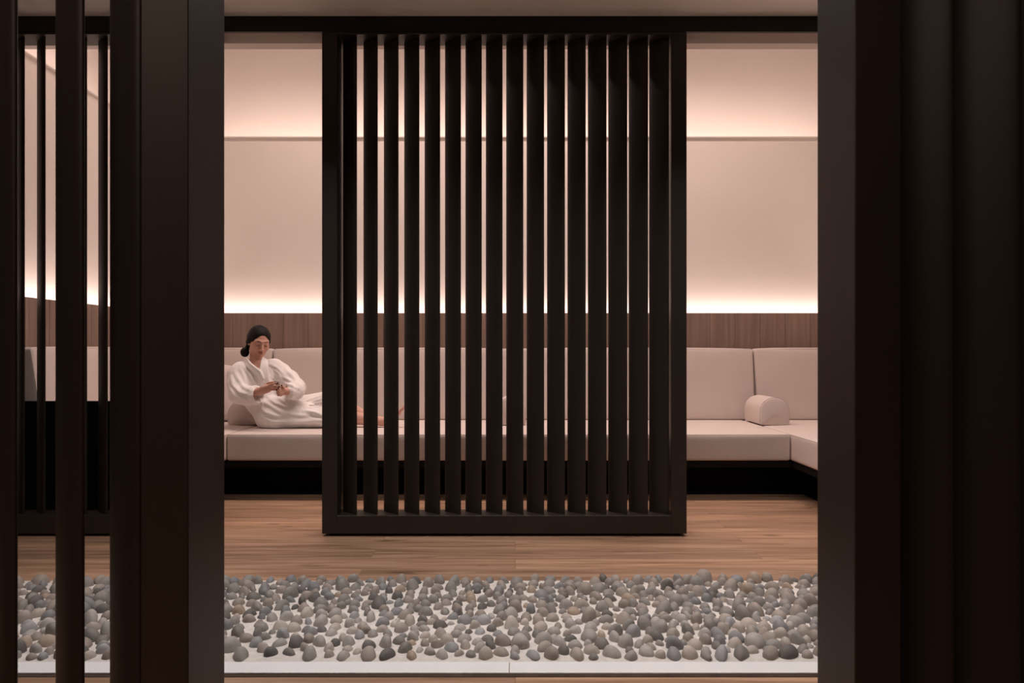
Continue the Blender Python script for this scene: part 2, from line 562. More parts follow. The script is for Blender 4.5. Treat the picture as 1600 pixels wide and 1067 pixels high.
def bolster(cx, y0, y1, w, h, label, rz=0.0):
    t = empty('bolster', (cx, (y0 + y1) / 2, SEAT_Z1 + 0.001), rz)
    L = y1 - y0
    prof = []
    r = w / 2
    e = 0.015
    n = 20
    hs = h - r * 0.92
    prof.append((-r + e, 0.0)); prof.append((-r + .004, .004)); prof.append((-r, e))
    prof.append((-r - .001, hs * .5))
    for i in range(n + 1):
        a = PI - PI * i / n
        prof.append((r * math.cos(a), hs + r * 0.92 * math.sin(a)))
    prof.append((r + .001, hs * .5)); prof.append((r, e)); prof.append((r - .004, .004)); prof.append((r - e, 0.0))
    ys = [(-L / 2, .90), (-L / 2 - .004, .955), (-L / 2 + .002, .985), (-L / 2 + .012, 1.0), (-L / 4, 1.004), (0, 1.006), (L / 4, 1.004), (L / 2 - .012, 1.0), (L / 2, .985), (L / 2 + .003, .95)]
    ys[0] = (-L / 2 - .007, .90)
    bm = bmesh.new()
    rows = []
    czz = h * .45
    for y, k in ys:
        rows.append([bm.verts.new((x * k, y, max(0.0, czz + (z - czz) * k) if z > 0.002 else 0.0)) for x, z in prof])
    m_ = len(prof)
    for A, B in zip(rows[:-1], rows[1:]):
        for i in range(m_):
            j = (i + 1) % m_
            bm.faces.new((A[i], A[j], B[j], B[i]))
    for row, sgn in ((rows[0], -1), (rows[-1], 1)):
        cv = bm.verts.new((0, row[0].co.y + sgn * .008, czz))
        for i in range(m_):
            bm.faces.new((row[i], row[(i + 1) % m_], cv))
    from_bm('cover', bm, M['fabric'], t, True)
    bm = bmesh.new()
    tube_bm(bm, [(x * .988, -L / 2 + .003, czz + (z - czz) * .988 + .001) for x, z in prof[2:-2]], 0.0023)
    from_bm('piping', bm, M['piping'], t, True)
    return tag(t, label, 'bolster', 'rounded arm bolsters on the sofa')


bolster(-2.052, 5.15, 5.50, 0.236, 0.183, 'rounded blush bolster under the woman\'s elbow')
bolster(-0.034, 5.15, 5.50, 0.222, 0.205, 'rounded blush bolster on the middle seat seam behind the slats')
bolster(1.957, 5.15, 5.50, 0.222, 0.205, 'rounded blush bolster at right, near the corner seam')

# loose cushion behind the shoulder, in the left corner
bm = cushion_bm(0.36, 0.12, 0.42, 0.045, 0.03, 8, 4, 8)
o = from_bm('loose_cushion', bm, M['fabric'], None, True)
o.location = (-2.40, 5.40, SEAT_Z1 + .004)
o.rotation_euler = (-0.16, 0, 0.25)
tag(o, 'loose blush cushion behind the bolster in the left corner, mostly hidden', 'cushion')

# black base under the seats, with the tall end panels
t = empty('sofa_base', (0, 5.2, 0))
def bb(name, x0, x1, y0, y1, z0, z1, mat):
    return box(name, x0, x1, y0 - 5.2, y1 - 5.2, z0, z1, mat, t)
bb('plinth', -2.90, 2.93, 4.80, 5.76, 0.0, 0.215, M['base'])
bb('plinth', -2.90, XL - .16, 3.98, 4.80, 0.0, 0.215, M['base'])
bb('plinth', XR + .16, 2.93, 3.98, 4.80, 0.0, 0.215, M['base'])
bb('seat_platform', -2.90, 2.93, YF + .015, 5.76, 0.216, 0.262, M['base_rim'])
bb('seat_platform', -2.90, XL - .015, 3.98, YF + .014, 0.216, 0.262, M['base_rim'])
bb('seat_platform', XR + .015, 2.93, 3.98, YF + .014, 0.216, 0.262, M['base_rim'])
bb('end_panel', -2.92, -1.93, 3.935, 3.972, 0.0, 0.716, M['base'])
bb('end_panel', 1.90, 2.95, 3.935, 3.972, 0.0, 0.716, M['base'])
tag(t, 'black base of the built-in sofa, in shadow beneath the blush seats', 'sofa base')

# ------------------------------------------------------------------ pebble bed
BY0, BY1 = 2.195, 2.985
t = empty('pebble_tray', (0, 2.5, 0))
for a, b in ((-2.6, -0.0195), (-0.0175, 2.6)):
    box('edging', a, b, 2.118 - 2.5, 2.193 - 2.5, 0.0, 0.006, M['curb'], t, 0.001, 1)
box('gap_shade_strip', -2.6, 2.6, 2.100 - 2.5, 2.1175 - 2.5, 0.0, 0.0015, M['gap'], t)  # flat dark strip laid on the floor, painting the shade of the gap
bm = bmesh.new()
nx, ny = 260, 42
grid = []
for j in range(ny + 1):
    row = []
    for i in range(nx + 1):
        x = -2.6 + 5.2 * i / nx
        y = BY0 + (BY1 - BY0) * j / ny
        z = 0.006 + 0.004 * noise.noise(Vector((x * 9, y * 9, 0))) + .0022 * noise.noise(Vector((x * 31, y * 31, 3)))
        if j in (0, ny) or i in (0, nx):
            z = 0.0005
        row.append(bm.verts.new((x, y - 2.5, max(z, .0005))))
    grid.append(row)
for j in range(ny):
    for i in range(nx):
        bm.faces.new((grid[j][i], grid[j][i + 1], grid[j + 1][i + 1], grid[j + 1][i]))
from_bm('mortar_bed', bm, M['mortar'], t, True)
tag(t, 'pale mortar bed with flat white edging that holds the grey pebbles', 'pebble bed')


def pebble_shape(seed):
    """unit pebble, half extents 1,1,1 before scaling"""
    bm = bmesh.new()
    bmesh.ops.create_icosphere(bm, subdivisions=3, radius=1.0)
    rnd = random.Random(seed)
    off = Vector((rnd.uniform(0, 50), rnd.uniform(0, 50), rnd.uniform(0, 50)))
    tap = rnd.uniform(-.18, .28)
    for v in bm.verts:
        p = v.co.copy()
        k = 1 + 0.13 * noise.noise(p * 0.9 + off) + .05 * noise.noise(p * 2.0 + off)
        p *= k
        s = 1 - tap * p.z
        p.x *= s
        p.y *= 1 - tap * .5 * p.z
        v.co = p
    return bm


rnd = random.Random(21)
NSH = 9
shape_bm = [pebble_shape(100 + i) for i in range(NSH)]
shape_me = {}
for i, bmx in enumerate(shape_bm):
    for cn, mt in PEB.items():
        me = bpy.data.meshes.new('pebble_shape')
        bmx.to_mesh(me)
        me.materials.append(mt)
        me.polygons.foreach_set('use_smooth', [True] * len(me.polygons))
        shape_me[i, cn] = me
verts_unit = [np.array([v.co[:] for v in b.verts]) for b in shape_bm]
faces_unit = [np.array([[v.index for v in f.verts] for f in b.faces]) for b in shape_bm]
# scatter without overlaps in plan; denser towards the right as in the room
pl = []
def dens(x, y):
    d = 0.96 + 0.07 * math.tanh((x - 0.15) * 2.5) + (0.10 if x < -1.2 else 0)
    d += 0.10 * noise.noise(Vector((x * 1.7, y * 2.5, 4)))
    return d
tries = 0
cell = {}
while tries < 60000:
    tries += 1
    x = rnd.uniform(-2.45, 2.35)
    y = rnd.uniform(BY0 + .022, BY1 - .015)
    big = rnd.random()
    r = rnd.choice((0.0235, 0.027, 0.030, 0.0335)) * (1.15 if big > .9 else 1.0) * (0.90 if -.75 < x < -.05 else 1.0)
    if tries > 25000:
        r = rnd.uniform(.0165, .021)
    if y - r < BY0 + .004:
        y = BY0 + .004 + r
    asp = rnd.uniform(.66, .95)
    rr = r * 0.95
    gx, gy = int(x // .07), int(y // .07)
    ok = True
    need = 0.985 / max(dens(x, y), .5) if tries <= 25000 else 1.02 / max(dens(x, y), .5)
    for ix in (gx - 1, gx, gx + 1):
        for iy in (gy - 1, gy, gy + 1):
            for q in cell.get((ix, iy), ()):
                if (q[0] - x) ** 2 + (q[1] - y) ** 2 < ((q[2] + rr) * need * .88) ** 2:
                    ok = False
                    break
            if not ok:
                break
        if not ok:
            break
    if not ok:
        continue
    q = (x, y, rr, asp)
    cell.setdefault((gx, gy), []).append(q)
    pl.append(q)

def in_view(x, y):
    px = 805 + x * F / y
    return 30 < px < 84 or 135 < px < 174 or 356 < px < 1272
pl.sort(key=lambda q: q[1])
vis = [q for q in pl if in_view(q[0], q[1])]
single = set(id(q) for q in vis[:300])
mv, mf, base_i = [], [], 0
mmat = []
cn_list = list(PEB)
for q in pl:
    x, y, rr, asp = q
    u = rnd.random()
    cn = 'mid grey' if u < .40 else 'blue-grey' if u < .53 else 'dark grey' if u < .64 else 'taupe' if u < .98 else 'tan'
    si = rnd.randrange(NSH)
    hz = rr * rnd.uniform(0.85, 1.35)
    cz = hz * rnd.uniform(-.12, .28)
    tilt = (rnd.uniform(-.3, .3), rnd.uniform(-.35, .35), rnd.uniform(0, 2 * PI))
    sc = (rr * 1.02, rr * asp, hz)
    if id(q) in single:
        o = bpy.data.objects.new('pebble', shape_me[si, cn])
        o.location = (x, y, cz + .004)
        o.rotation_euler = tilt
        o.scale = sc
        COL.objects.link(o)
        px = 805 + x * F / y
        row = 'front row' if y < 2.255 else 'second row' if y < 2.32 else 'middle rows'
        if px < 90:
            place = 'between the two leftmost near slats'
        elif px < 180:
            place = 'left of the wide left post'
        elif px < 470:
            place = 'right beside the wide left post'
        elif px < 640:
            place = 'halfway between left post and edging joint'
        elif px < 796:
            place = 'just left of the edging joint'
        elif px < 950:
            place = 'just right of the edging joint'
        elif px < 1110:
            place = 'halfway between edging joint and right post'
        else:
            place = 'left beside the wide right post'
        size = 'large' if rr > .0275 else 'small' if rr < .0235 else 'medium'
        form = 'flat' if hz / rr < 1.0 else 'long' if asp < .76 else 'round'
        tag(o, '%s %s %s pebble, %s, %s' % (size, form, cn, row, place), 'pebble', 'pebbles set in the mortar bed')
    else:
        R = np.array(Euler(tilt).to_matrix())
        V = (verts_unit[si] * np.array(sc)) @ R.T + np.array((x, y, cz + .004))
        mv.append(V)
        mf.append(faces_unit[si] + base_i)
        mmat += [cn_list.index(cn)] * len(faces_unit[si])
        base_i += len(V)
me = bpy.data.meshes.new('pebbles_rear')
me.from_pydata(np.concatenate(mv).tolist(), [], np.concatenate(mf).tolist())
for cn in cn_list:
    me.materials.append(PEB[cn])
me.polygons.foreach_set('material_index', mmat)
o = link_mesh('pebbles', me, None, None, True)
o['kind'] = 'stuff'
tag(o, 'many grey pebbles covering the rear of the bed beside the wood floor', 'pebbles')
for b_ in shape_bm:
    b_.free()

# ------------------------------------------------------------------ implicit surfaces for the figure
def W(px, py, Y):
    return np.array([(px - 805.0) * Y / F, Y, 1.0 - (py - 550.0) * Y / F])


class Field:
    def __init__(s, lo, hi, h):
        s.lo = np.array(lo, float)
        s.h = h
        s.n = np.ceil((np.array(hi) - s.lo) / h).astype(int) + 1
        s.d = np.full(s.n, 0.06, np.float32)

    def sub(s, pts, r):
        pts = np.array(pts)
        a = np.floor((pts.min(0) - r - s.lo) / s.h).astype(int)
        b = np.ceil((pts.max(0) + r - s.lo) / s.h).astype(int) + 1
        a = np.clip(a, 0, s.n)
        b = np.clip(b, 0, s.n)
        sl = tuple(slice(i, j) for i, j in zip(a, b))
        ax = [s.lo[k] + s.h * np.arange(a[k], b[k]) for k in range(3)]
        return sl, np.meshgrid(*ax, indexing='ij')

    def comb(s, sl, pd, k, op):
        d = s.d[sl]
        if op == 'add':
            if k > 0:
                hh = np.maximum(k - np.abs(d - pd), 0) / k
                s.d[sl] = np.minimum(d, pd) - hh * hh * k * .25
            else:
                s.d[sl] = np.minimum(d, pd)
        else:
            pd = -pd
            if k > 0:
                hh = np.maximum(k - np.abs(d - pd), 0) / k
                s.d[sl] = np.maximum(d, pd) + hh * hh * k * .25
            else:
                s.d[sl] = np.maximum(d, pd)

    def cone(s, a, b, r1, r2, k=.02, op='add', flat=None, f=1.0):
        a = np.array(a, float)
        b = np.array(b, float)
        m = max(r1, r2) + k + .02
        if flat is not None and f < 1:
            m = m / f
        sl, (X, Y, Z) = s.sub([a, b], m)
        if X.size == 0:
            return
        ab = b - a
        L2 = max(ab @ ab, 1e-9)
        dx, dy, dz = X - a[0], Y - a[1], Z - a[2]
        t = np.clip((dx * ab[0] + dy * ab[1] + dz * ab[2]) / L2, 0, 1)
        ox, oy, oz = dx - t * ab[0], dy - t * ab[1], dz - t * ab[2]
        if flat is not None:
            n = np.array(flat, float)
            n /= np.linalg.norm(n)
            c = (ox * n[0] + oy * n[1] + oz * n[2]) * (f - 1)
            ox, oy, oz = ox + c * n[0], oy + c * n[1], oz + c * n[2]
        pd = np.sqrt(ox * ox + oy * oy + oz * oz) - (r1 + (r2 - r1) * t)
        s.comb(sl, pd, k, op)

    def chain(s, pts, rs, k=.02, op='add', **kw):
        for i in range(len(pts) - 1):
            s.cone(pts[i], pts[i + 1], rs[i], rs[i + 1], k, op, **kw)

    def ell(s, c, axes, rad, k=.02, op='add'):
        c = np.array(c, float)
        m = max(rad) + k + .02
        sl, (X, Y, Z) = s.sub([c], m)
        if X.size == 0:
            return
        dx, dy, dz = X - c[0], Y - c[1], Z - c[2]
        q = [(dx * a[0] + dy * a[1] + dz * a[2]) for a in axes]
        k0 = np.sqrt(sum((q[i] / rad[i]) ** 2 for i in range(3)))
        k1 = np.sqrt(sum((q[i] / rad[i] ** 2) ** 2 for i in range(3))) + 1e-9
        s.comb(sl, k0 * (k0 - 1) / k1, k, op)

    def half(s, c, n, k=.004):
        """cut away the side of the plane the normal points to"""
        X, Y, Z = np.meshgrid(*[s.lo[i] + s.h * np.arange(s.n[i]) for i in range(3)], indexing='ij')
        pd = -((X - c[0]) * n[0] + (Y - c[1]) * n[1] + (Z - c[2]) * n[2])
        s.comb(tuple(slice(0, i) for i in s.n), pd, k, 'sub')

    def mesh(s, name, mat, parent=None, smooth_iter=1):
        d = s.d
        d[0] = d[-1] = .05
        d[:, 0] = d[:, -1] = .05
        d[:, :, 0] = d[:, :, -1] = .05
        neg = d < 0
        c = neg[:-1, :-1, :-1].astype(np.int8)
        for i in (0, 1):
            for j in (0, 1):
                for k in (0, 1):
                    if i + j + k:
                        c = c + neg[i:neg.shape[0] - 1 + i, j:neg.shape[1] - 1 + j, k:neg.shape[2] - 1 + k]
        cells = np.argwhere((c > 0) & (c < 8))
        idx = np.full(c.shape, -1, np.int32)
        idx[tuple(cells.T)] = np.arange(len(cells))
        acc = np.zeros((len(cells), 3))
        cnt = np.zeros(len(cells))
        corners = [(i, j, k) for i in (0, 1) for j in (0, 1) for k in (0, 1)]
        vals = {cc: d[tuple((cells + cc).T)] for cc in corners}
        for a in corners:
            for ax in range(3):
                if a[ax] == 0:
                    b = list(a)
                    b[ax] = 1
                    b = tuple(b)
                    va, vb = vals[a], vals[b]
                    m = (va < 0) != (vb < 0)
                    t = va[m] / (va[m] - vb[m])
                    p = np.tile(np.array(a, float), (m.sum(), 1))
                    p[:, ax] += t
                    acc[m] += p
                    cnt[m] += 1
        V = (cells + acc / cnt[:, None]) * s.h + s.lo
        quads = []
        for ax in range(3):
            n1 = neg[tuple(slice(0, -1) if i == ax else slice(None) for i in range(3))]
            n2 = neg[tuple(slice(1, None) if i == ax else slice(None) for i in range(3))]
            e = np.argwhere(n1 != n2)
            o1, o2 = (ax + 1) % 3, (ax + 2) % 3
            ok = (e[:, o1] > 0) & (e[:, o2] > 0) & (e[:, o1] < c.shape[o1]) & (e[:, o2] < c.shape[o2])
            e = e[ok]
            fl = n1[tuple(e.T)]
            u = np.zeros(3, int); u[o1] = 1
            w = np.zeros(3, int); w[o2] = 1
            q = np.stack([idx[tuple((e - u - w).T)], idx[tuple((e - w).T)], idx[tuple(e.T)], idx[tuple((e - u).T)]], 1)
            q[~fl] = q[~fl][:, ::-1]
            quads.append(q)
        Q = np.concatenate(quads)
        Q = Q[(Q >= 0).all(1)]
        E = np.concatenate([Q[:, [0, 1]], Q[:, [1, 2]], Q[:, [2, 3]], Q[:, [3, 0]]])
        for _ in range(smooth_iter):
            A = np.zeros_like(V)
            N = np.zeros(len(V))
            for a, b in ((0, 1), (1, 0)):
                np.add.at(A, E[:, a], V[E[:, b]])
                np.add.at(N, E[:, a], 1)
            V = .5 * V + .5 * A / np.maximum(N, 1)[:, None]
        me = bpy.data.meshes.new(name)
        me.from_pydata(V.tolist(), [], Q.tolist())
        return link_mesh(name, me, mat, parent, True)


def unit(v):
    v = np.array(v, float)
    return v / np.linalg.norm(v)


# head frame
YAW, PITCH, ROLL = math.radians(36), math.radians(20), math.radians(-4)
hf = np.array([math.sin(YAW) * math.cos(PITCH), -math.cos(YAW) * math.cos(PITCH), -math.sin(PITCH)])
hs = unit(np.cross([0, 0, 1.0], hf))
hu = unit(np.cross(hf, hs))
hs, hu = hs * math.cos(ROLL) + hu * math.sin(ROLL), hu * math.cos(ROLL) - hs * math.sin(ROLL)
YH = 5.03
HC = W(409.8, 539.3, YH) - (.008 * hu + .088 * hf)
HA = (hs, hu, hf)


def H(a, b, c):
    return HC + a * hs + b * hu + c * hf


person = empty('person', (-1.85, 5.05, SEAT_Z1))
PINV = Matrix.Translation((1.85, -5.05, -SEAT_Z1))

# ---- skin: one continuous body
B = Field((-2.25, 4.55, 0.43), (-0.70, 5.50, 1.25), 0.0035)
# head
B.ell(H(0, .036, -.012), HA, (.072, .080, .092), 0)
B.ell(H(0, -.026, .024), HA, (.057, .074, .060), .035)
B.ell(H(0, -.087, .050), HA, (.024, .021, .023), .03)
B.cone(H(-.047, -.055, .015), H(0, -.094, .054), .013, .013, .028)
B.cone(H(.047, -.055, .015), H(0, -.094, .054), .013, .013, .028)
for s_ in (-1, 1):
    B.ell(H(s_ * .037, -.022, .052), HA, (.022, .022, .020), .025)
    B.cone(H(s_ * .012, .030, .082), H(s_ * .042, .030, .066), .009, .008, .014)
    B.ell(H(s_ * .031, .008, .092), HA, (.018, .0105, .012), .012, 'sub')
    B.ell(H(s_ * .030, .006, .0705), HA, (.0155, .0125, .0135), .004)
    # ear
    B.ell(H(s_ * .067, -.010, -.012), HA, (.006, .024, .014), .006)
B.cone(H(0, .018, .084), H(0, -.024, .1055), .0065, .0095, .012)
for s_ in (-1, 1):
    B.ell(H(s_ * .0115, -.027, .094), HA, (.0075, .006, .009), .007)
B.cone(H(-.013, -.050, .080), H(.013, -.050, .080), .0075, .0075, .010)
B.cone(H(-.011, -.0585, .079), H(.011, -.0585, .079), .0075, .0075, .006)
B.cone(H(-.02, -.0545, .089), H(.02, -.0545, .089), .0022, .0022, .003, 'sub')
# neck, chest, trunk
NB = W(398, 577, 5.08)
B.cone(H(0, -.05, -.042), NB + np.array((0, .03, 0)), .044, .050, .012)
CH = W(402, 592, 5.09)
PEL = W(428, 652, 5.08)
shR, shL = W(371, 581, 5.03), W(436, 577, 5.17)
B.cone(NB + np.array((0, .02, 0)), CH, .054, .095, .05)
B.chain([CH, W(408, 620, 5.11), PEL], [.098, .092, .095], .05)
B.cone(NB, shR, .040, .040, .05)
B.cone(NB, shL, .040, .040, .05)
# arms
elR, wrR = W(371, 618, 4.95), W(407, 611, 4.81)
elL, wrL = W(463, 612, 5.02), W(450, 611.5, 4.83)
B.chain([shR, elR, wrR], [.042, .036, .024], .03)
B.chain([shL, elL, wrL], [.042, .036, .024], .03)


def finger(pts, r0, r1, k=.003):
    n = len(pts) - 1
    for i in range(n):
        B.cone(pts[i], pts[i + 1], r0 + (r1 - r0) * i / n, r0 + (r1 - r0) * (i + 1) / n, k if i == 0 else .002)


YC = 4.775
# right hand: back of the hand towards the viewer, fingers reaching across the cup
B.cone(wrR, W(416, 607, YC + .01), .022, .021, .02, flat=(0, 1, .3), f=1.25)
B.cone(W(410, 608.5, YC + .02), W(421, 605, YC), .024, .022, .012, flat=(0, 1, .2), f=1.5)
B.cone(W(411, 611.5, YC + .025), W(420, 609, YC), .020, .018, .012, flat=(0, 1, .2), f=1.5)
finger([W(420, 602.2, YC), W(427.5, 599.5, YC - .022), W(433.2, 598.6, YC - .020)], .0086, .0070)
finger([W(420.5, 604.6, YC - .002), W(428.8, 602.6, YC - .027), W(435.2, 604.0, YC - .022)], .0088, .0070)
finger([W(420.0, 607.0, YC - .002), W(428.2, 605.9, YC - .026), W(434.3, 606.6, YC - .020)], .0085, .0068)
finger([W(419.0, 609.3, YC), W(426.4, 608.7, YC - .018), W(431.5, 608.9, YC - .014)], .0078, .0062)
finger([W(413.5, 603.5, YC + .02), W(419, 598.6, YC + .015), W(426.5, 597.0, YC + .012)], .0095, .0075, .006)
# left hand: closed below and beside the cup
B.cone(wrL, W(441.5, 611, YC + .03), .023, .026, .015, flat=(0, 1, 0), f=1.25)
B.cone(W(441, 607.5, YC + .02), W(438.5, 615, YC + .02), .022, .020, .012, flat=(.5, 1, 0), f=1.3)
finger([W(440.8, 605.8, YC + .0), W(436.5, 608.2, YC - .024), W(433.2, 610.4, YC - .012)], .0086, .0070)
finger([W(441.2, 609.4, YC + .0), W(436.5, 611.4, YC - .026), W(433.0, 612.9, YC - .012)], .0088, .0070)
finger([W(441.0, 613.0, YC + .0), W(436.7, 614.6, YC - .024), W(433.6, 615.6, YC - .010)], .0084, .0068)
finger([W(440.2, 616.2, YC + .002), W(436.8, 617.4, YC - .018), W(434.4, 617.9, YC - .006)], .0076, .0062)
finger([W(443.2, 608.5, YC + .01), W(442.2, 604.8, YC - .012), W(440.2, 601.8, YC - .018)], .0098, .0075, .006)
# legs: the near leg lies along the seat, the far knee is raised
hipR, hipL = W(428, 650, 5.02), W(430, 646, 5.17)
knR, anR = W(519, 650, 5.0), W(594, 658, 5.0)
knL, anL = W(520, 623, 5.22), W(574, 651, 5.17)
B.cone(PEL, hipR, .095, .085, .04)
B.cone(PEL, hipL, .095, .085, .04)
B.chain([hipR, knR], [.080, .052], .03)
B.chain([knR, W(545, 651, 5.0), anR], [.052, .050, .030], .02)
B.chain([hipL, knL], [.082, .056], .03)
B.chain([knL, W(541, 636, 5.21), anL], [.054, .054, .032], .02)


def foot(heel, ball, toes, side, up, kk=.012):
    """heel, ball, toe centre (arrays); side vector across the foot; five toes"""
    heel, ball, toes = map(np.array, (heel, ball, toes))
    B.cone(heel, ball, .027, .024, .015, flat=up, f=1.15)
    B.cone(heel, ball + side * .016, .022, .020, .015, flat=up, f=1.2)
    B.cone(heel, ball - side * .016, .022, .017, .015, flat=up, f=1.2)
    d = unit(toes - ball)
    L = np.linalg.norm(toes - ball)
    for q, (o_, l_, r_) in enumerate(((.028, 1.0, .0115), (.012, .98, .0085), (-.001, .88, .008), (-.013, .78, .0075), (-.024, .66, .007))):
        b0 = ball + side * o_
        B.cone(b0, b0 + d * L * l_, r_ * 1.05, r_, .005)


# near foot, heel on the seat, toes up and outwards
foot(W(599, 659, 5.0), W(622, 645, 4.99), W(632, 636, 4.99), unit((0.3, -.9, .25)), unit((-.55, .1, .8)))
B.cone(anR, W(600, 658, 5.0), .030, .027, .02)
# far foot flat on the seat
foot(W(572, 657.5, 5.17), W(596, 658.5, 5.17), W(607, 661, 5.17), unit((0, -1, 0)), unit((.1, 0, 1)))
B.cone(anL, W(575, 656, 5.17), .032, .026, .02)
body = B.mesh('body', M['skin'], None, 1)
del B
body.data.transform(PINV)
body.parent = person

# ---- hair
HR = Field(HC - .17, HC + .17, 0.003)
HR.ell(H(0, .038, -.016), HA, (.081, .089, .096), 0)
HR.ell(H(0, -.004, -.055), HA, (.070, .066, .056), .03)
HR.cone(H(-.068, .01, -.004), H(-.070, -.015, -.03), .016, .014, .02)
HR.cone(H(.068, .01, -.004), H(.070, -.015, -.03), .016, .014, .02)
# face opening
HR.ell(H(0, -.030, .092), HA, (.061, .108, .090), .006, 'sub')
HR.ell(H(0, -.080, .03), HA, (.070, .075, .052), .01, 'sub')
# centre parting and combed grooves
HR.cone(H(0, .128, .0), H(0, .100, .078), .0025, .0045, .006, 'sub')
for s_ in (-1, 1):
    for q in range(6):
        a = .22 + q * .2
        p0 = H(s_ * .006, .122 - .012 * q * .3, .055 - q * .02)
        p1 = H(s_ * .088 * math.sin(min(a + .5, 1.5)), .05 - q * .004, .035 - q * .03)
        p2 = H(s_ * .07, -.03, -.05 - q * .006)
        HR.chain([p0, p1, p2], [.0004, .0018, .0008], .004, 'sub')
bunc = W(382.6, 550.2, 5.12)
HR.cone(H(-.030, -.030, -.085), bunc, .024, .016, .006)
HR.ell(bunc, (np.array((1., 0, 0)), np.array((0, 1., 0)), np.array((0, 0, 1.))), (.0325, .031, .037), .003)
for q in range(3):
    ang = q * 1.1
    pts = [bunc + .033 * np.array((math.cos(ang + u_) * .9, -.55 - .1 * math.sin(u_), math.sin(ang + u_) * 1.1)) for u_ in (0, .7, 1.4, 2.1)]
    HR.chain(pts, [.002, .003, .003, .002], .004, 'sub')
hair = HR.mesh('hair', M['hair'], None, 1)
hair.data.transform(PINV)
hair.parent = person
hair['label'] = 'black hair parted in the middle and tied in a low bun'


# ---- brows, lashes, lips
def small_tube(name, pts, rs, mat, n=8):
    bm = bmesh.new()
    pts = [Vector(p) for p in pts]
    rings = []
    for i, p in enumerate(pts):
        d = (pts[min(i + 1, len(pts) - 1)] - pts[max(i - 1, 0)]).normalized()
        up = Vector(hf)
        s1 = d.cross(up).normalized()
        u1 = s1.cross(d)
        rings.append([bm.verts.new(p + (s1 * math.cos(2 * PI * k / n) + u1 * math.sin(2 * PI * k / n)) * rs[i]) for k in range(n)])
    for A, C_ in zip(rings[:-1], rings[1:]):
        for k in range(n):
            bm.faces.new((A[k], A[(k + 1) % n], C_[(k + 1) % n], C_[k]))
    bm.faces.new(rings[0][::-1])
    bm.faces.new(rings[-1])
    o = from_bm(name, bm, mat, None, True)
    o.data.transform(PINV)
    o.parent = person
    return o


def on_face(a, b, lift=0.0):
    """front surface of the face at local (a, b) found on the body mesh"""
    p = Vector(H(a, b, .16)) - Vector((-1.85, 5.05, SEAT_Z1)) * 1.0
    hit, loc, no, i = body.ray_cast(p, Vector(-hf))
    if not hit:
        return H(a, b, .08)
    loc = loc + Vector((-1.85, 5.05, SEAT_Z1)) + Vector(hf) * lift
    return np.array(loc)


bpy.context.view_layer.update()
for s_ in (-1, 1):
    small_tube('eyebrow', [on_face(s_ * u_, v_, .0002) for u_, v_ in ((.012, .0285), (.022, .0325), (.034, .034), (.045, .029))], [.0020, .0030, .0026, .001], M['brow'])
    small_tube('eyelashes', [on_face(s_ * u_, v_, .0004) for u_, v_ in ((.017, .0035), (.024, -.0005), (.031, -.0018), (.038, .000), (.0445, .005))], [.0010, .0019, .0022, .0022, .0012], M['brow'])
small_tube('upper_lip', [on_face(u_, v_, -.0008) for u_, v_ in ((-.0215, -.0545), (-.012, -.0515), (-.004, -.0495), (.004, -.0495), (.012, -.0515), (.0215, -.0545))], [.0010, .0030, .0034, .0034, .0030, .0010], M['lip'])
small_tube('lower_lip', [on_face(u_, v_, -.0008) for u_, v_ in ((-.019, -.056), (-.010, -.0595), (0, -.0605), (.010, -.0595), (.019, -.056))], [.0010, .0034, .0040, .0034, .0010], M['lip'])


def nail(c):
    bm = bmesh.new()
    bmesh.ops.create_uvsphere(bm, u_segments=10, v_segments=6, radius=1)
    for v in bm.verts:
        v.co = Vector((v.co.x * .0062, v.co.y * .0035, v.co.z * .0050)) + Vector(c)
    o = from_bm('fingernail', bm, M['nail'], None, True)
    o.data.transform(PINV)
    o.parent = person


for c in (W(433.8, 598.6, YC - .0265), W(435.9, 604.1, YC - .029), W(435.0, 606.7, YC - .026), W(432.1, 609.0, YC - .019), W(440.1, 601.9, YC - .026)):
    nail(c)

# ---- towelling robe
R = Field((-2.30, 4.60, 0.445), (-1.20, 5.48, 1.02), 0.0035)
# upper body
R.cone(W(398, 583, 5.11), W(402, 600, 5.12), .085, .128, .05)
R.chain([W(401, 596, 5.10), W(409, 622, 5.10), W(430, 648, 5.08)], [.128, .118, .115], .05)
R.chain([W(392, 571, 5.11), W(376, 579, 5.05), W(369.5, 588, 5.02)], [.045, .058, .061], .04)
R.chain([W(406, 571, 5.13), W(428, 575, 5.16), W(438, 582, 5.16)], [.045, .062, .066], .04)
# sleeves
axR = unit((1, -.42, .06))
axL = unit((-1, -.62, .02))
cuR, cuL = W(399, 617.5, 4.86), W(453, 611, 4.87)
R.chain([W(370, 586, 5.02), W(370, 600, 4.98), W(373, 616, 4.93)], [.061, .063, .066], .03)
R.chain([W(373, 616, 4.93), W(386, 618, 4.895), cuR], [.066, .066, .066], .03)
R.chain([W(440, 582, 5.16), W(451, 593, 5.10), W(462, 606, 5.03)], [.066, .068, .066], .03)
R.chain([W(462, 606, 5.03), W(461, 611, 4.95), cuL], [.066, .060, .052], .03)
# skirt over the lap and thighs
R.chain([W(424, 651, 5.06), W(450, 650, 5.03), W(512, 651, 5.01)], [.115, .100, .086], .04)
R.chain([W(428, 642, 5.17), W(460, 637, 5.19), W(514, 626, 5.22)], [.105, .085, .074], .03)
R.cone(W(440, 655, 4.95), W(520, 655, 4.93), .055, .045, .05)
R.cone(W(430, 645, 5.0), W(480, 643, 5.08), .09, .06, .05)
R.cone(W(414, 655, 4.98), W(430, 658, 4.95), .055, .05, .05)
# belt area and drape under the hands
R.cone(W(404, 632, 4.98), W(446, 628, 5.0), .045, .045, .04)
